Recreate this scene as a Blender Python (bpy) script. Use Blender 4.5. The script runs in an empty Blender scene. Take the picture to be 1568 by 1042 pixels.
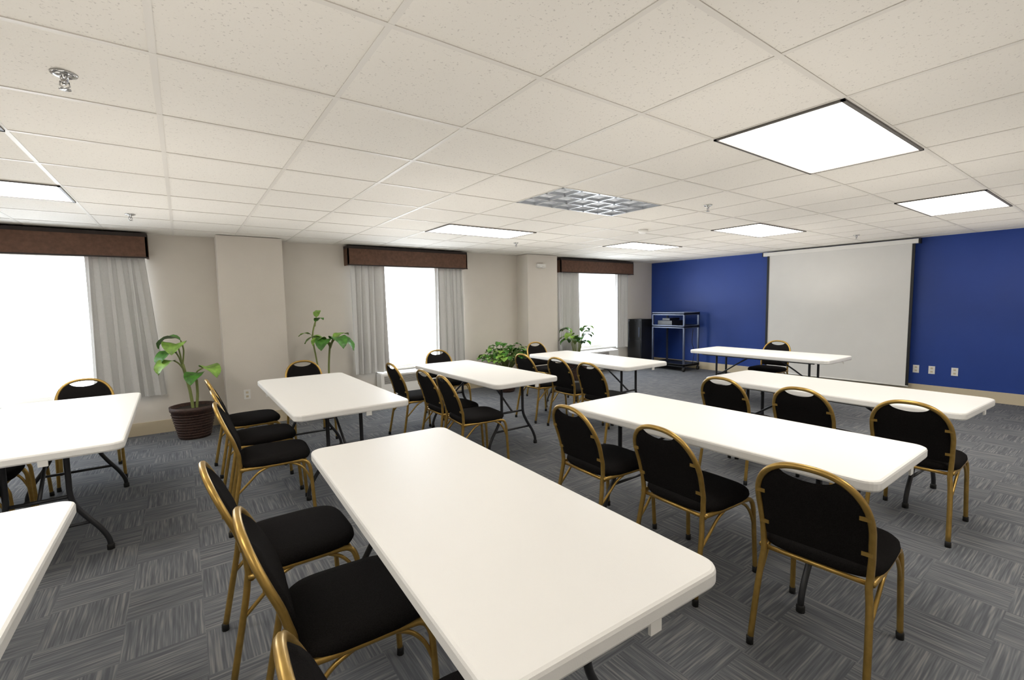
import bpy, math, random
from mathutils import Vector, Matrix
random.seed(7)
S=bpy.context.scene
C=2.3564; D1=6.8453; D2=9.0033; XL=-3.6; YB=-2.4

# ---------------------------------------------------------------- materials
def newmat(name):
    m=bpy.data.materials.new(name); m.use_nodes=True
    nt=m.node_tree; b=nt.nodes['Principled BSDF']
    return m,nt,b
def simple(name,col,rough=.5,metal=0.,noise=0.,nscale=20.,bump=0.,bscale=200.,spec=.5):
    m,nt,b=newmat(name)
    b.inputs['Roughness'].default_value=rough; b.inputs['Metallic'].default_value=metal
    b.inputs['Specular IOR Level'].default_value=spec
    tc=nt.nodes.new('ShaderNodeTexCoord')
    if noise>0:
        n=nt.nodes.new('ShaderNodeTexNoise'); n.inputs['Scale'].default_value=nscale; n.inputs['Detail'].default_value=4
        r=nt.nodes.new('ShaderNodeValToRGB')
        r.color_ramp.elements[0].position=.3; r.color_ramp.elements[1].position=.7
        r.color_ramp.elements[0].color=tuple(c*(1-noise) for c in col)+(1,)
        r.color_ramp.elements[1].color=tuple(min(1,c*(1+noise)) for c in col)+(1,)
        nt.links.new(tc.outputs['Object'],n.inputs['Vector']); nt.links.new(n.outputs['Fac'],r.inputs['Fac'])
        nt.links.new(r.outputs['Color'],b.inputs['Base Color'])
    else: b.inputs['Base Color'].default_value=tuple(col)+(1,)
    if bump>0:
        n=nt.nodes.new('ShaderNodeTexNoise'); n.inputs['Scale'].default_value=bscale; n.inputs['Detail'].default_value=3
        bp=nt.nodes.new('ShaderNodeBump'); bp.inputs['Strength'].default_value=bump; bp.inputs['Distance'].default_value=.003
        nt.links.new(tc.outputs['Object'],n.inputs['Vector']); nt.links.new(n.outputs['Fac'],bp.inputs['Height'])
        nt.links.new(bp.outputs['Normal'],b.inputs['Normal'])
    return m
M={}
M['wall']=simple('wall_paint',(.66,.615,.555),.8,noise=.02,nscale=3,bump=.25,bscale=140)
M['blue']=simple('blue_paint',(.010,.045,.26),.5,noise=.06,nscale=2,bump=.3,bscale=120)
M['trim']=simple('cream_trim',(.58,.50,.36),.5)
M['white']=simple('white_plastic',(.8,.79,.76),.4)
M['tabletop']=simple('table_plastic',(.87,.86,.84),.42,bump=.12,bscale=350)
M['legs']=simple('dark_steel',(.035,.036,.04),.35,metal=.4)
M['gold']=simple('gold_paint',(.43,.275,.075),.32,metal=.7,noise=.12,nscale=30)
M['fabric']=simple('black_fabric',(.010,.009,.009),.97,noise=.35,nscale=260,bump=.7,bscale=420,spec=.08)
M['rubber']=simple('rubber',(.01,.01,.01),.7)
M['val']=simple('valance_fabric',(.115,.056,.034),.75,noise=.22,nscale=25,bump=.3,bscale=200)
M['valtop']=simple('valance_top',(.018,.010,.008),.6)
M['bar']=simple('grid_bar',(.66,.63,.58),.5)
M['screen']=simple('screen_fabric',(.70,.69,.665),.85,noise=.015,nscale=4)
M['black']=simple('black_border',(.008,.008,.009),.5)
M['cartblack']=simple('cart_plastic',(.012,.013,.016),.35)
M['steel']=simple('steel',(.08,.095,.14),.3,metal=.4)
M['pot']=simple('woven_pot',(.042,.019,.013),.55,noise=.5,nscale=60,bump=1,bscale=90)
M['soil']=simple('soil',(.03,.02,.012),.95,noise=.4,nscale=60)
M['leaf']=simple('leaf_green',(.06,.20,.025),.4,noise=.55,nscale=14)
M['leafl']=simple('leaf_light',(.20,.36,.06),.4,noise=.45,nscale=14)
M['stem']=simple('stem',(.20,.24,.07),.6)
M['chrome']=simple('chrome',(.6,.6,.6),.2,metal=.9)
M['frame']=simple('fixture_frame',(.10,.09,.08),.5)
M['louver']=simple('louver_metal',(.45,.47,.50),.3,metal=.3)
M['housing']=simple('housing_white',(.90,.92,.95),.4)
M['curtain']=simple('curtain_fabric',(.64,.635,.625),.9,noise=.03,nscale=60,bump=.2,bscale=300)

def emis(name,col,st):
    m,nt,b=newmat(name)
    b.inputs['Base Color'].default_value=(.8,.8,.8,1)
    b.inputs['Emission Color'].default_value=tuple(col)+(1,); b.inputs['Emission Strength'].default_value=st
    return m
M['lamp']=emis('lamp_diffuser',(1,.955,.87),6.8)

# glass
m,nt,b=newmat('window_glass')
tr=nt.nodes.new('ShaderNodeBsdfTransparent'); gl=nt.nodes.new('ShaderNodeBsdfGlossy'); gl.inputs['Roughness'].default_value=.05
mx=nt.nodes.new('ShaderNodeMixShader'); mx.inputs[0].default_value=.05
nt.links.new(tr.outputs[0],mx.inputs[1]); nt.links.new(gl.outputs[0],mx.inputs[2])
nt.links.new(mx.outputs[0],nt.nodes['Material Output'].inputs['Surface'])
M['glass']=m

# ceiling tile
m,nt,b=newmat('ceiling_tile'); b.inputs['Roughness'].default_value=.9
tc=nt.nodes.new('ShaderNodeTexCoord')
v=nt.nodes.new('ShaderNodeTexNoise'); v.inputs['Scale'].default_value=105; v.inputs['Detail'].default_value=2
r=nt.nodes.new('ShaderNodeValToRGB'); e=r.color_ramp.elements
e[0].position=.29; e[0].color=(.54,.51,.47,1); e[1].position=.36; e[1].color=(.74,.71,.655,1)
nt.links.new(tc.outputs['Object'],v.inputs['Vector']); nt.links.new(v.outputs['Fac'],r.inputs['Fac'])
nt.links.new(r.outputs['Color'],b.inputs['Base Color'])
bp=nt.nodes.new('ShaderNodeBump'); bp.inputs['Strength'].default_value=.3; bp.inputs['Distance'].default_value=.003
nt.links.new(v.outputs['Fac'],bp.inputs['Height']); nt.links.new(bp.outputs['Normal'],b.inputs['Normal'])
M['ceil']=m

# carpet tiles with quarter-turned stripes
m,nt,b=newmat('carpet_tiles'); b.inputs['Roughness'].default_value=.97; b.inputs['Specular IOR Level'].default_value=.1
L=nt.links; N=nt.nodes
def mth(op,a,bv=None,c=None):
    n=N.new('ShaderNodeMath'); n.operation=op
    for i,x in enumerate((a,bv,c)):
        if x is None: continue
        if isinstance(x,(int,float)): n.inputs[i].default_value=x
        else: L.new(x,n.inputs[i])
    return n.outputs[0]
tc=N.new('ShaderNodeTexCoord'); sp=N.new('ShaderNodeSeparateXYZ'); L.new(tc.outputs['Object'],sp.inputs[0])
TS=.305
tx=mth('FLOOR',mth('DIVIDE',sp.outputs[0],TS)); ty=mth('FLOOR',mth('DIVIDE',sp.outputs[1],TS))
chk=mth('FLOORED_MODULO',mth('ADD',tx,ty),2.0)
ic=mth('SUBTRACT',1.0,chk)
s=mth('ADD',mth('MULTIPLY',sp.outputs[0],chk),mth('MULTIPLY',sp.outputs[1],ic))
t=mth('ADD',mth('MULTIPLY',sp.outputs[1],chk),mth('MULTIPLY',sp.outputs[0],ic))
tid=mth('ADD',mth('MULTIPLY',tx,7.31),mth('MULTIPLY',ty,3.77))
def streak(fs,ft,det):
    cx=N.new('ShaderNodeCombineXYZ')
    L.new(mth('MULTIPLY',s,fs),cx.inputs[0]); L.new(mth('MULTIPLY',t,ft),cx.inputs[1]); L.new(tid,cx.inputs[2])
    n=N.new('ShaderNodeTexNoise'); n.inputs['Scale'].default_value=1; n.inputs['Detail'].default_value=det
    L.new(cx.outputs[0],n.inputs['Vector']); return n.outputs['Fac']
a=streak(115,3.2,0); a2=streak(220,9,0)
comb=mth('ADD',mth('MULTIPLY',a,.6),mth('MULTIPLY',a2,.4))
r=N.new('ShaderNodeValToRGB'); e=r.color_ramp.elements
e[0].position=.34; e[0].color=(.100,.106,.119,1); e[1].position=.70; e[1].color=(.225,.224,.225,1)
q=r.color_ramp.elements.new(.52); q.color=(.140,.147,.160,1)
L.new(comb,r.inputs['Fac'])
L.new(r.outputs['Color'],b.inputs['Base Color'])
bp=N.new('ShaderNodeBump'); bp.inputs['Strength'].default_value=.12; bp.inputs['Distance'].default_value=.003
L.new(comb,bp.inputs['Height']); L.new(bp.outputs['Normal'],b.inputs['Normal'])
M['carpet']=m

# ---------------------------------------------------------------- mesh builder
class MB:
    def __init__(s): s.v=[];s.f=[];s.m=[];s.sm=[];s.mats=[]
    def mi(s,k):
        if k not in s.mats: s.mats.append(k)
        return s.mats.index(k)
    def add(s,vs,fs,mat,smooth=False):
        o=len(s.v); s.v+=[tuple(x) for x in vs]; i=s.mi(mat)
        for f in fs: s.f.append(tuple(o+k for k in f)); s.m.append(i); s.sm.append(smooth)
    def box(s,a,b,mat):
        x0,y0,z0=[min(a[i],b[i]) for i in range(3)]; x1,y1,z1=[max(a[i],b[i]) for i in range(3)]
        s.add([(x0,y0,z0),(x1,y0,z0),(x1,y1,z0),(x0,y1,z0),(x0,y0,z1),(x1,y0,z1),(x1,y1,z1),(x0,y1,z1)],
          [(0,3,2,1),(4,5,6,7),(0,1,5,4),(1,2,6,5),(2,3,7,6),(3,0,4,7)],mat)
    def tube(s,pts,r,mat,n=8,caps=True,closed=False):
        P=[Vector(p) for p in pts]; k=len(P)
        T=[]
        for i in range(k):
            if closed: d=P[(i+1)%k]-P[i-1]
            else: d=P[min(i+1,k-1)]-P[max(i-1,0)]
            T.append(d.normalized())
        ref=Vector((0,0,1)) if abs(T[0].z)<.9 else Vector((1,0,0))
        u=T[0].cross(ref).normalized(); rings=[]
        for i in range(k):
            u=(u-T[i]*u.dot(T[i])).normalized(); w=T[i].cross(u)
            rr=r[i] if isinstance(r,(list,tuple)) else r
            rings.append([P[i]+u*math.cos(2*math.pi*j/n)*rr+w*math.sin(2*math.pi*j/n)*rr for j in range(n)])
        vs=[p for R in rings for p in R]; fs=[]
        for i in range(k if closed else k-1):
            i2=(i+1)%k
            for j in range(n): fs.append((i*n+j,i*n+(j+1)%n,i2*n+(j+1)%n,i2*n+j))
        if caps and not closed: fs.append(tuple(range(n))[::-1]); fs.append(tuple((k-1)*n+j for j in range(n)))
        s.add(vs,fs,mat,True)
    def rings(s,rings,mat,capb=True,capt=True,smooth=True):
        n=len(rings[0]); vs=[p for R in rings for p in R]; fs=[]
        for i in range(len(rings)-1):
            for j in range(n): fs.append((i*n+j,i*n+(j+1)%n,(i+1)*n+(j+1)%n,(i+1)*n+j))
        if capb: fs.append(tuple(range(n))[::-1])
        if capt: fs.append(tuple((len(rings)-1)*n+j for j in range(n)))
        s.add(vs,fs,mat,smooth)
    def grid(s,G,mat,smooth=True):
        a=len(G);b=len(G[0]); vs=[p for R in G for p in R]
        s.add(vs,[(i*b+j,i*b+j+1,(i+1)*b+j+1,(i+1)*b+j) for i in range(a-1) for j in range(b-1)],mat,smooth)
    def lathe(s,prof,c,mat,n=24):
        s.rings([[(c[0]+r*math.cos(2*math.pi*j/n),c[1]+r*math.sin(2*math.pi*j/n),c[2]+z) for j in range(n)] for r,z in prof],mat)
    def mesh(s,name):
        me=bpy.data.meshes.new(name); me.from_pydata(s.v,[],s.f)
        for k in s.mats: me.materials.append(M[k])
        for p,i,q in zip(me.polygons,s.m,s.sm): p.material_index=i; p.use_smooth=q
        me.update(); return me
    def obj(s,name,loc=(0,0,0),rz=0,auto=True):
        return put(s.mesh(name),name,loc,rz)
def put(me,name,loc=(0,0,0),rz=0):
    o=bpy.data.objects.new(name,me); S.collection.objects.link(o); o.location=loc; o.rotation_euler=(0,0,rz); return o
def smoothpath(pts,sub=5):
    P=[Vector(p) for p in pts]; out=[]
    for i in range(len(P)-1):
        p0=P[max(i-1,0)];p1=P[i];p2=P[i+1];p3=P[min(i+2,len(P)-1)]
        for k in range(sub):
            t=k/sub
            out.append(.5*((2*p1)+(p2-p0)*t+(2*p0-5*p1+4*p2-p3)*t*t+(3*p1-p0-3*p2+p3)*t**3))
    out.append(P[-1]); return out

# ---------------------------------------------------------------- room shell
b=MB(); b.box((XL-.2,YB-.2,-.1),(D2+.2,D1+.2,0),'carpet'); b.obj('floor')
T=.61; gx=-.0271; gy=2.0447
vent=(2.413,2.655)
b=MB()
i0=int(math.floor((XL-gx)/T)); i1=int(math.ceil((D2-gx)/T)); j0=int(math.floor((YB-gy)/T)); j1=int(math.ceil((D1-gy)/T))
for i in range(i0,i1):
    for j in range(j0,j1):
        x0=max(gx+i*T,XL);x1=min(gx+(i+1)*T,D2);y0=max(gy+j*T,YB);y1=min(gy+(j+1)*T,D1)
        cx=(gx+(i+.5)*T);cy=gy+(j+.5)*T
        if vent[0]<cx<vent[0]+1.22 and vent[1]<cy<vent[1]+.61: continue
        b.add([(x0,y0,C),(x1,y0,C),(x1,y1,C),(x0,y1,C)],[(3,2,1,0)],'ceil')
b.obj('ceiling')
b=MB(); w=.011
for i in range(i0+1,i1):
    x=gx+i*T
    if abs(x-(vent[0]+.61))<.1:
        b.box((x-w,YB,C-.003),(x+w,vent[1],C+.001),'bar'); b.box((x-w,vent[1]+.61,C-.003),(x+w,D1,C+.001),'bar')
    else: b.box((x-w,YB,C-.003),(x+w,D1,C+.001),'bar')
for j in range(j0+1,j1):
    y=gy+j*T; b.box((XL,y-w,C-.0035),(D2,y+w,C+.001),'bar')
b.box((XL,D1-.02,C-.006),(D2,D1,C+.001),'bar'); b.box((D2-.02,YB,C-.006),(D2,D1,C+.001),'bar')
b.obj('trim_1')

WIN=[(-2.15,-.35),(2.08,3.85),(6.2,7.95)]
ZS,ZT=.50,2.12
b=MB()
xs=XL-.2
for a,c in WIN:
    b.box((xs,D1,0),(a,D1+.2,C+.1),'wall'); b.box((a,D1,0),(c,D1+.2,ZS),'wall'); b.box((a,D1,ZT),(c,D1+.2,C+.1),'wall'); xs=c
b.box((xs,D1,0),(D2+.2,D1+.2,C+.1),'wall'); b.obj('wall_back')
b=MB(); b.box((D2,YB-.2,0),(D2+.2,D1,C+.1),'blue'); b.obj('wall_right')
b=MB(); b.box((XL-.2,YB-.2,0),(XL,D1,C+.1),'wall'); b.obj('wall_left')
b=MB(); b.box((XL,YB-.2,0),(D2,YB,C+.1),'wall'); b.obj('wall_front')
PIL=[(.38,1.09),(5.06,5.76)]; PD=.33
for a,c in PIL:
    b=MB(); b.box((a,D1-PD,0),(c,D1-.001,C-.007),'wall'); b.obj('pillar')
b=MB(); xs=XL+.001
for a,c in PIL:
    b.box((xs,D1-.018,0),(a,D1-.001,.15),'trim')
    b.box((a-.018,D1-PD-.018,0),(c+.018,D1-PD-.001,.15),'trim')
    b.box((a-.018,D1-PD,0),(a-.001,D1-.018,.15),'trim'); b.box((c+.001,D1-PD,0),(c+.018,D1-.018,.15),'trim'); xs=c
b.box((xs,D1-.018,0),(D2-.002,D1-.001,.15),'trim'); b.obj('baseboard_back')
b=MB(); b.box((D2-.018,YB+.001,0),(D2-.001,D1-.02,.15),'trim'); b.obj('baseboard_right')

for k,(a,c) in enumerate(WIN):
    b=MB(); y0=D1+.08;y1=D1+.13;fw=.05
    b.box((a,y0,ZS),(a+fw,y1,ZT),'white');b.box((c-fw,y0,ZS),(c,y1,ZT),'white')
    b.box((a,y0,ZS),(c,y1,ZS+fw),'white');b.box((a,y0,ZT-fw),(c,y1,ZT),'white')
    b.box((a+fw,y0+.02,ZS+fw),(c-fw,y0+.026,ZT-fw),'glass')
    b.box((a-.02,D1-.03,ZS-.025),(c+.02,D1+.08,ZS+.001),'white')
    b.obj('window_%d'%(k+1))

# valances & curtains (curtains hang inside the valance ends and flare slightly toward the hem)
VAL=[(-2.30,-.27),(1.95,3.90),(5.98,8.12)]
CUR=[[(-2.2,-1.66,0),(-.83,-.32,.12)],[(2.0,2.52,0),(3.33,3.85,.03)],[(6.03,6.58,0),(7.64,8.07,0)]]
for (a,c),cu in zip(VAL,CUR):
    b=MB(); yf=D1-.19
    b.box((a,yf,2.06),(c,yf+.02,2.295),'val'); b.box((a,yf,2.06),(a+.02,D1-.001,2.295),'val'); b.box((c-.02,yf,2.06),(c,D1-.001,2.295),'val')
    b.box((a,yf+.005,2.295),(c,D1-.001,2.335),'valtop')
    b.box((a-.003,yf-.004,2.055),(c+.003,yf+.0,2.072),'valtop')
    b.obj('window_valance')
    for x0,x1b,fl in cu:
        b=MB(); G=[];n=120;folds=max(4,int(round((x1b+fl-x0)/.105)))
        ph=random.random()*6
        for iz in range(15):
            z=2.2-(2.2-.47)*iz/14; row=[]; x1=x1b+fl*max(0,iz-1)/13
            for i in range(n+1):
                u=i/n; amp=.030+.022*iz/14
                q=folds*2*math.pi*u+ph+.8*math.sin(u*7+ph)+.05*iz
                x=x0+(x1-x0)*u+.012*math.sin(3*u*6.28+ph+iz*.15)+.012*math.sin(2*q)
                y=D1-.098+amp*(math.sin(q)*.8+.2*math.sin(2*q+ph))
                row.append((x,y,z))
            G.append(row)
        b.grid(G,'curtain'); b.obj('curtain')

# ceiling fixtures
LI=[(2.413,.825),(5.463,.825),(2.413,4.485),(5.463,4.485),(5.463,2.655),(-1.857,4.485),(-1.857,2.655),(-1.857,.825),(2.413,-1.005),(5.463,-1.005),(-1.857,-1.005)]
for x,y in LI:
    b=MB(); x1=x+1.22;y1=y+.61;f=.016
    b.box((x+f,y+f,C-.006),(x1-f,y1-f,C-.002),'lamp')
    for q in [((x,y),(x1,y+f)),((x,y1-f),(x1,y1)),((x,y),(x+f,y1)),((x1-f,y),(x1,y1))]:
        b.box((*q[0],C-.012),(*q[1],C+.0),'frame')
    b.obj('ceiling_light_panel')
b=MB(); x,y=vent; x1=x+1.22;y1=y+.61; h=.045
b.box((x,y,C),(x+.02,y1,C+h),'housing');b.box((x1-.02,y,C),(x1,y1,C+h),'housing')
b.box((x,y,C),(x1,y+.02,C+h),'housing');b.box((x,y1-.02,C),(x1,y1,C+h),'housing')
b.box((x,y,C+h),(x1,y1,C+h+.02),'housing')
for i in range(0,7):
    xx=x+.012+(1.196)*i/6; b.box((xx-.010,y,C-.004),(xx+.010,y1,C+.02),'louver')
for j in range(0,4):
    yy=y+.012+.586*j/3; b.box((x,yy-.010,C-.004),(x1,yy+.010,C+.02),'louver')
b.obj('ceiling_louver_fixture')

for x,y in [(-.30,2.39),(-.33,5.51),(4.01,2.43),(4.01,5.43),(7.78,2.45)]:
    b=MB(); b.lathe([(.004,0),(.04,-.001),(.038,-.006),(.028,-.010),(.012,-.010),(.012,-.03),(.006,-.04)],(x,y,C),'chrome',20)
    b.tube([(x-.012,y,C-.03),(x-.014,y,C-.045),(x,y,C-.055),(x+.014,y,C-.045),(x+.012,y,C-.03)],.0025,'chrome',6)
    b.lathe([(.004,-.055),(.018,-.056),(.018,-.058),(.003,-.059)],(x,y,C),'chrome',14); b.obj('sprinkler_head')
b=MB(); b.lathe([(.01,0),(.062,-.001),(.062,-.02),(.05,-.035),(.03,-.045),(.002,-.046)],(4.68,3.69,C),'white',24); b.obj('smoke_detector')

# projection screen on the blue wall
b=MB(); xs_=D2-.10
b.box((xs_-.04,2.02,2.265),(xs_+.05,4.24,2.33),'white')
b.box((xs_-.035,2.0,2.26),(xs_+.055,2.02,2.335),'black'); b.box((xs_-.035,4.24,2.26),(xs_+.055,4.26,2.335),'black')
b.box((xs_+.051,2.3,2.27),(D2-.001,2.36,2.32),'white'); b.box((xs_+.051,3.9,2.27),(D2-.001,3.96,2.32),'white')
ya,yb=2.06,4.18; G=[]
def sx(y,z): return xs_+.006*math.sin(y*5)*(2.27-z)/2
for iz in range(8):
    z=2.27-(2.27-.12)*iz/7; G.append([(sx(ya+.035+(yb-ya-.07)*i/30,z),ya+.035+(yb-ya-.07)*i/30,z) for i in range(31)])
b.grid(G,'screen')
for q0,q1 in ((ya,ya+.035),(yb-.035,yb)):
    b.box((xs_-.008,q0,.12),(xs_+.008,q1,2.27),'black')
b.tube([(xs_,ya,.115),(xs_,yb,.115)],.012,'white',8)
b.obj('projection_screen')

# outlets
def outlet(loc,axis):
    b=MB()
    if axis=='x':
        b.box((-.006,-.036,-.058),(0,.036,.058),'white')
        for z in (-.025,.025): b.box((-.008,-.014,z-.013),(-.006,.014,z+.013),'trim')
    else:
        b.box((-.036,-.006,-.058),(.036,0,.058),'white')
        for z in (-.025,.025): b.box((-.014,-.008,z-.013),(.014,-.006,z+.013),'trim')
    b.obj('wall_outlet',loc)
for y in (2.0,1.82,1.57): outlet((D2,y,.38),'x')
for x in (.60,.84): outlet((x,D1-PD,.40),'y')
b=MB(); b.box((5.25,D1-PD-.04,2.12),(5.45,D1-PD,2.18),'white'); b.lathe([(.001,-.03),(.03,-.03),(.035,0),(.001,0)],(5.30,D1-PD-.03,2.14),'white',12); b.lathe([(.001,-.03),(.03,-.03),(.035,0),(.001,0)],(5.40,D1-PD-.03,2.14),'white',12); b.obj('emergency_light')

# wall air conditioners under windows
for x0,x1 in ((-1.8,-.75),(2.35,3.45),(6.5,7.6)):
    b=MB(); y0=D1-.22
    b.box((x0,y0,.06),(x1,D1-.03,.44),'white'); b.box((x0+.02,y0+.02,0),(x1-.02,D1-.03,.06),'frame')
    b.add([(x0,y0,.44),(x1,y0,.44),(x1,D1-.03,.465),(x0,D1-.03,.465)],[(0,1,2,3)],'white')
    for i in range(10): b.box((x0+.05,y0-.004,.30+i*.012),(x1-.3,y0,.305+i*.012),'frame')
    b.obj('wall_air_conditioner')

# ---------------------------------------------------------------- folding table
def rrect(hx,hy,r,z,n=6):
    out=[]
    for cx,cy,a0 in ((hx-r,hy-r,0),(-hx+r,hy-r,90),(-hx+r,-hy+r,180),(hx-r,-hy+r,270)):
        for k in range(n+1):
            a=math.radians(a0+90*k/n); out.append((cx+r*math.cos(a),cy+r*math.sin(a),z))
    return out
def table_mesh(hx,hy):
    b=MB()
    b.rings([rrect(hx-.025,hy-.025,.04,.70),rrect(hx-.02,hy-.02,.045,.69),rrect(hx-.004,hy-.004,.058,.692),rrect(hx,hy,.06,.70),rrect(hx,hy,.06,.728),rrect(hx-.003,hy-.003,.058,.736),rrect(hx-.010,hy-.010,.054,.74)],'tabletop',smooth=False)
    for sx_ in (-1,1):
        b.tube([(sx_*.30,-.74,.682),(sx_*.30,.74,.682)],.012,'legs',8)
    for sy in (-1,1):
        y=sy*.62
        for sx_ in (-1,1):
            b.tube(smoothpath([(sx_*.13,y,.685),(sx_*.13,y,.50),(sx_*.135,y,.36),(sx_*.18,y,.26),(sx_*.25,y,.15),(sx_*.285,y,.07),(sx_*.29,y,.012)]),.0145,'legs',10)
            b.lathe([(.019,0),(.019,.03),(.015,.035)],(sx_*.29,y,0),'rubber',10)
        b.tube([(-.30,y,.682),(.30,y,.682)],.013,'legs',8)
        b.tube([(-.14,y,.38),(.14,y,.38)],.011,'legs',8)
        b.tube([(-.22,y,.20),(.22,y,.20)],.010,'legs',8)
        b.tube([(0,y,.38),(0,sy*.40,.53),(0,sy*.16,.682)],.010,'legs',8)
        b.box((-.05,sy*.14,.675),(.05,sy*.20,.695),'legs')
    b.box((.07,-hy+.001,.665),(.11,-hy+.010,.70),'white')
    return b.mesh('folding_table')
tme=table_mesh(.381,.9145); tme2=table_mesh(.42,.96)
TABLES=[(.84,1.577,-.035,tme),(.995,4.30,.0,tme2),(-.745,4.30,.015,tme2),(-.76,1.53,0,tme),(2.58,1.50,.0,tme),(2.66,4.33,.0,tme),(4.36,1.52,-.05,tme),(4.39,4.28,-.01,tme),(6.50,3.06,-.01,tme)]
for x,y,rz,me in TABLES: put(me,'folding_table',(x,y,0),rz)

# ---------------------------------------------------------------- banquet chair (faces +X)
def xp(z):
    K=[(0,-.275),(.2,-.240),(.36,-.210),(.44,-.20),(.52,-.205),(.62,-.232),(.75,-.285),(.90,-.345)]
    for (z0,x0),(z1,x1) in zip(K,K[1:]):
        if z<=z1: return x0+(x1-x0)*(z-z0)/(z1-z0)
    return K[-1][1]
ZTOP=.842; HW=.193; ZB=.635
def hoop_y(z):
    if z<ZB: return .184+(HW-.184)*(z-.42)/(ZB-.42)
    return HW*max(0,1-((z-ZB)/(ZTOP-ZB))**2.4)**(1/2.4)
b=MB()
side=[]
for z in (.40,.44,.48,.52,.56,.60,ZB): side.append((z,hoop_y(z)))
for k in range(1,13):
    a=math.pi/2*k/12; z=ZB+(ZTOP-ZB)*math.sin(a)**(2/2.4); side.append((z,HW*math.cos(a)**(2/2.4) if k<12 else 0))
right=[(xp(z),y,z) for z,y in side]; left=[(x,-y,z) for x,y,z in right[:-1]]
legR=[(xp(0),.202,.015),(xp(.2),.196,.2),(xp(.34),.189,.34)]
legL=[(x,-y,z) for x,y,z in legR]
b.tube(smoothpath(legR+right+left[::-1]+legL[::-1],3),.0128,'gold',8)
for s_ in (-1,1):
    b.tube(smoothpath([(xp(.42),s_*.192,.422),(-.05,s_*.200,.424),(.12,s_*.200,.424),(.185,s_*.200,.415),(.212,s_*.202,.375),(.220,s_*.204,.30),(.235,s_*.210,.015)],5),.012,'gold',8)
    b.tube(smoothpath([(.10,s_*.200,.418),(.15,s_*.200,.39),(.19,s_*.202,.34),(.218,s_*.204,.27)],4),.008,'gold',6)
    b.tube(smoothpath([(xp(.27)+.005,s_*.194,.27),(-.16,s_*.197,.33),(-.10,s_*.200,.39),(-.04,s_*.200,.418)],4),.008,'gold',6)
    b.lathe([(.015,0),(.015,.03),(.012,.035)],(-.275,s_*.2025,0),'rubber',8); b.lathe([(.015,0),(.015,.03),(.012,.035)],(.236,s_*.210,0),'rubber',8)
b.tube([(.19,-.2,.413),(.19,.2,.413)],.0105,'gold',8)
b.tube([(-.19,-.195,.415),(-.19,.195,.415)],.0105,'gold',8)
def sel(hx_,hy_,z,cx=0,n=40,p=4.2):
    out=[]
    for j in range(n):
        a=2*math.pi*j/n; c,s_=math.cos(a),math.sin(a)
        out.append((cx+hx_*abs(c)**(2/p)*(1 if c>=0 else -1),hy_*abs(s_)**(2/p)*(1 if s_>=0 else -1),z))
    return out
b.rings([sel(.195,.19,.424,.015),sel(.212,.21,.428,.015),sel(.220,.218,.444,.015),sel(.217,.215,.462,.015),sel(.205,.203,.474,.015),sel(.17,.168,.482,.015),sel(.10,.10,.486,.015)],'fabric')
def hz(y):
    y=min(abs(y),HW); return ZB+(ZTOP-ZB)*max(0,1-(y/HW)**2.4)**(1/2.4)
def ptop(y):
    t=hz(y)-.008
    if abs(y)<.095: t-= .052*(1-(y/.095)**2)**.6
    return t
PW=HW-.008
for sgn,th in ((1,.022),(-1,.012)):
    G=[]
    nu,nv=36,14
    for i in range(nu+1):
        yy=-PW+2*PW*i/nu; col=[]
        for j in range(nv+1):
            zt=ptop(yy); z=.485+(zt-.485)*j/nv; y=yy*min(1,(hoop_y(min(z,ZB))-.004)/PW)
            e_=min(1,(1-abs(yy)/PW)*6)*min(1,(j/nv)*6)*min(1,(1-j/nv)*6); e_=math.sqrt(max(0,e_))
            col.append((xp(z)+sgn*th*e_,y,z))
        G.append(col)
    b.grid(G,'fabric')
for s_ in (-1,1):
    for z in (.54,.69): b.box((xp(z)-.014,s_*(hoop_y(z)-.03),z-.008),(xp(z)-.008,s_*(hoop_y(z)+.005),z+.008),'gold')
cme=b.mesh('banquet_chair')
D=math.radians
CH=[(.35,2.20,0),(.42,1.58,-3),(.43,.86,-2),
    (.46,4.85,3),(.47,4.15,0),(.46,3.57,-4),
    (-1.17,4.85,0),(-1.15,4.25,0),(-1.13,3.70,0),
    (2.19,2.02,-3),(2.22,1.39,-3),(2.19,.74,4),
    (3.84,2.00,0),(3.83,1.41,0),(3.85,.82,2),
    (2.13,4.81,0),(2.17,4.08,0),(2.15,3.60,-5),
    (3.72,4.52,0),(3.77,3.94,0),(3.70,3.37,0),
    (1.11,5.45,-90),(-.73,5.40,-82),(2.84,5.42,-90),(4.58,5.42,-90),
    (6.95,3.22,180)]
for x,y,r_ in CH: put(cme,'banquet_chair',(x,y,0),D(r_))

# ---------------------------------------------------------------- AV cart & cabinet
b=MB(); x0,x1,y0,y1=8.30,8.85,5.50,6.30
for x in (x0+.02,x1-.02):
    for y in (y0+.02,y1-.02):
        b.box((x-.016,y-.016,.10),(x+.016,y+.016,1.22),'steel')
        b.rings([[(x+.045*math.cos(a*.5236),y+s_*.012,.046+.045*math.sin(a*.5236)) for a in range(12)] for s_ in (-1,1)],'rubber')
        b.box((x-.01,y-.015,.07),(x+.01,y+.015,.11),'steel')
for z,mm in ((.12,'cartblack'),(.92,'steel'),(1.19,'steel')):
    b.box((x0,y0,z),(x1,y1,z+.02),mm); 
    for q in (((x0,y0),(x0+.01,y1)),((x1-.01,y0),(x1,y1)),((x0,y0),(x1,y0+.01)),((x0,y1-.01),(x1,y1))):
        b.box((*q[0],z-.02),(*q[1],z+.04),mm)
b.box((x0+.08,y0+.35,.94),(x1-.08,y1-.1,1.05),'cartblack'); b.box((x0+.1,y0+.42,1.06),(x1-.1,y1-.2,1.10),'cartblack')
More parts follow.
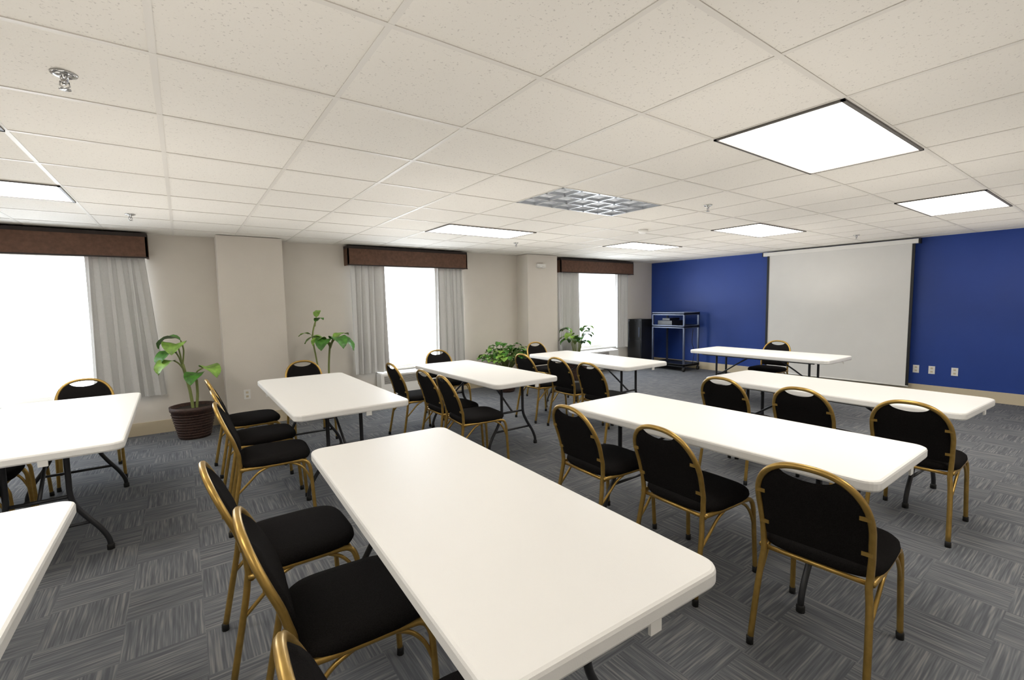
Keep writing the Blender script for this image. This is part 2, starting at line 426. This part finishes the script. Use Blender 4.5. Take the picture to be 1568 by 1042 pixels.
b.tube(smoothpath([(x0+.3,y0-.005,.88),(x0+.25,y0-.02,.6),(x0+.33,y0-.02,.4),(x0+.28,y0-.01,.14)]),.006,'rubber',6)
b.obj('av_cart')
b=MB(); b.box((8.10,6.42,.02),(8.50,6.78,1.08),'cartblack'); b.box((8.09,6.44,.08),(8.10,6.76,.62),'black'); b.box((8.09,6.44,.66),(8.10,6.76,1.04),'black'); b.box((8.08,6.46,.69),(8.09,6.48,.9),'steel')
for x in (8.13,8.47):
    for y in (6.45,6.75): b.box((x-.02,y-.02,0),(x+.02,y+.02,.02),'rubber')
b.obj('black_cabinet')

# ---------------------------------------------------------------- plants
def leaf(b,base,az,el,Lf,W,droop,mat):
    n=9; p=Vector(base); G=[]; e_=el
    side=Vector((-math.sin(az),math.cos(az),0))
    for i in range(n+1):
        t=i/n
        w=W/2*math.sin(math.pi*min(1,t**.75))**.8 if 0<t<1 else .001
        d=Vector((math.cos(az)*math.cos(e_),math.sin(az)*math.cos(e_),math.sin(e_)))
        up=side.cross(d)*-1
        if up.z<0: up=-up
        row=[]
        for k in (-1,-.5,0,.5,1):
            row.append(p+side*w*k+up*(abs(k)*w*.25+.006*math.sin(t*14+k*3)))
        G.append(row); p=p+d*(Lf/n); e_-=droop/n
    b.grid(G,mat)
def pot(b,h,r):
    b.lathe([(r*.70,0),(r*.74,.02),(r*.9,h*.55),(r,h*.85),(r*1.05,h*.87),(r*1.06,h),(r*.97,h),(r*.93,h*.9)],(0,0,0),'pot',28)
    for i in range(9):
        z=h*(.08+i*.085); rr=r*(.72+.30*min(1,z/(h*.87)))
        b.tube([(rr*math.cos(a*math.pi/12),rr*math.sin(a*math.pi/12),z+.003*math.sin(a*math.pi)) for a in range(24)],.006,'pot',5,closed=True)
    b.lathe([(.01,h*.9),(r*.94,h*.9),(.01,h*.915)],(0,0,0),'soil',20)
def stalk(b,p0,p1,bend,az,el,Lf,W,droop,mat,r=.008):
    p0=Vector(p0);p1=Vector(p1); mid=(p0+p1)/2+Vector(bend)
    b.tube(smoothpath([p0,mid,p1],6),r,'stem',7)
    leaf(b,p1,az,el,Lf,W,droop,mat)
def az(deg): return D(deg)-D(36)
b=MB(); pot(b,.37,.215)
b.tube(smoothpath([(0,0,.3),(-.02,0,.55),(-.07,.02,.85)]),.016,'stem',8)
b.tube(smoothpath([(.03,0,.3),(.05,0,.5),(.05,0,.66)]),.014,'stem',8)
stalk(b,(-.07,.02,.83),(-.07,.03,1.12),(.02,0,.03),az(205),.6,.28,.25,2.2,'leaf')
stalk(b,(-.07,.02,.80),(-.12,.04,.98),(0,0,.03),az(245),.2,.27,.24,2.0,'leaf')
stalk(b,(-.07,.02,.83),(-.10,.02,1.06),(0,0,.02),az(-70),.6,.28,.23,2.2,'leafl')
stalk(b,(-.06,.02,.78),(-.14,-.05,.90),(0,0,.02),az(-105),.1,.26,.20,1.6,'leafl')
stalk(b,(.05,0,.64),(.12,-.08,.80),(-.03,0,.03),az(-25),.4,.30,.20,1.8,'leafl')
stalk(b,(.05,0,.62),(.08,-.06,.74),(-.03,0,.03),az(-80),.2,.26,.20,1.5,'leaf')
b.obj('potted_plant',(.04,6.38,0))
b=MB(); pot(b,.34,.19)
b.tube(smoothpath([(-.03,0,.3),(-.10,.02,.8),(-.13,.02,1.1),(-.08,.0,1.32)]),.010,'stem',8)
b.tube(smoothpath([(.04,0,.3),(.05,0,.7),(.08,0,1.0)]),.013,'stem',8)
stalk(b,(-.08,0,1.3),(-.08,0,1.34),(0,0,.01),az(100),.9,.20,.09,1.0,'leafl')
stalk(b,(-.10,0,1.22),(-.09,0,1.28),(0,0,.01),az(-30),.8,.18,.10,1.4,'leaf')
stalk(b,(-.13,0,1.05),(-.14,0,1.10),(0,0,.01),az(210),.7,.18,.10,1.6,'leafl')
for a_,e_,l_,w_,dr,mm in ((-40,.5,.34,.22,2.0,'leaf'),(200,.6,.28,.19,1.8,'leafl'),(-90,.3,.30,.21,1.8,'leaf'),(60,.7,.26,.18,1.2,'leafl'),(-10,.2,.34,.20,1.6,'leaf'),(-120,.5,.24,.16,1.8,'leafl')):
    d=Vector((math.cos(az(a_)),math.sin(az(a_)),0))*.07
    stalk(b,(.08,0,.92),(.08+d.x,d.y,1.04),(0,0,.02),az(a_),e_,l_,w_,dr,mm)
b.obj('potted_plant',(1.50,6.35,0))
b=MB(); pot(b,.36,.20)
for i in range(130):
    a_=random.uniform(0,6.28); rr=.38*math.sqrt(random.random()); zz=.50+.33*random.random()*(1-(rr/.42)**2)+.04
    p1=(rr*math.cos(a_),rr*math.sin(a_),zz)
    stalk(b,(.05*math.cos(a_),.05*math.sin(a_),.32),p1,(0,0,.06),a_+random.uniform(-.6,.6),random.uniform(-.1,.6),random.uniform(.11,.16),random.uniform(.09,.12),random.uniform(.8,1.8),random.choice(['leaf','leaf','leafl']),.003)
b.obj('bushy_potted_plant',(4.36,6.25,0))
b=MB(); pot(b,.36,.20)
for i in range(15):
    a_=i*2.4; d=Vector((math.cos(a_),math.sin(a_),0)); h=.66+.32*random.random()
    stalk(b,(d.x*.03,d.y*.03,.32),(d.x*.12,d.y*.12,h),(0,0,.03),a_,random.uniform(.4,1.1),.26,.17,2.0,random.choice(['leaf','leafl']),.006)
b.obj('potted_plant',(6.05,6.30,0))

# ---------------------------------------------------------------- added upward fill spots, no fixtures in the room (brighten the ceiling)
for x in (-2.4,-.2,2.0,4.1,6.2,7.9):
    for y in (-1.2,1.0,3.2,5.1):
        l=bpy.data.lights.new('added_ceiling_fill','SPOT'); l.energy=26; l.spot_size=D(150); l.spot_blend=1; l.shadow_soft_size=0; l.color=(1,.945,.87)
        o=bpy.data.objects.new('added_ceiling_fill',l); S.collection.objects.link(o); o.location=(x,y,.93); o.rotation_euler=(math.pi,0,0)

# ---------------------------------------------------------------- world, camera
w=bpy.data.worlds.new('sky'); S.world=w; w.use_nodes=True
bg=w.node_tree.nodes['Background']; bg.inputs[0].default_value=(.86,.93,1,1); bg.inputs[1].default_value=7.0

p=[699.3767, 0.0808, 0.6239, -0.0171, 1.4813]
f,pi,ya,ro,H=p
F=Vector((math.sin(ya)*math.cos(pi),math.cos(ya)*math.cos(pi),-math.sin(pi)))
Rt=Vector((math.cos(ya),-math.sin(ya),0)); U=Rt.cross(F)
c,s_=math.cos(ro),math.sin(ro); r2=c*Rt+s_*U; u2=-s_*Rt+c*U
cam=bpy.data.cameras.new('camera'); co=bpy.data.objects.new('camera',cam); S.collection.objects.link(co)
cam.sensor_width=36; cam.lens=f/1568*36; cam.clip_start=.02
mt=Matrix((r2,u2,-F)).transposed().to_4x4(); mt.translation=Vector((0,0,H)); co.matrix_world=mt
S.camera=co
S.view_settings.view_transform='Standard'; S.view_settings.look='None'; S.view_settings.exposure=.45

# ---------------------------------------------------------------- report real mesh contacts
from mathutils.bvhtree import BVHTree
bpy.context.view_layer.update()
def bv(o): return BVHTree.FromPolygons([o.matrix_world@v.co for v in o.data.vertices],[tuple(q.vertices) for q in o.data.polygons])
grp={}
for o in S.objects:
    if o.type=='MESH': grp.setdefault(o.name.split('.')[0],[]).append((o.name,bv(o)))
for A,B in (('banquet_chair','folding_table'),('curtain','window_valance'),('curtain','wall_air_conditioner'),('banquet_chair','banquet_chair')):
    hits=[(n1,n2) for n1,t1 in grp[A] for n2,t2 in grp[B] if n1<n2 and t1.overlap(t2)] if A==B else [(n1,n2) for n1,t1 in grp[A] for n2,t2 in grp[B] if t1.overlap(t2)]
    print('CONTACT',A,B,hits)
    S['contact_'+A+'_'+B]=str(hits)
    if hits: raise RuntimeError('CONTACT %s %s %s'%(A,B,hits))
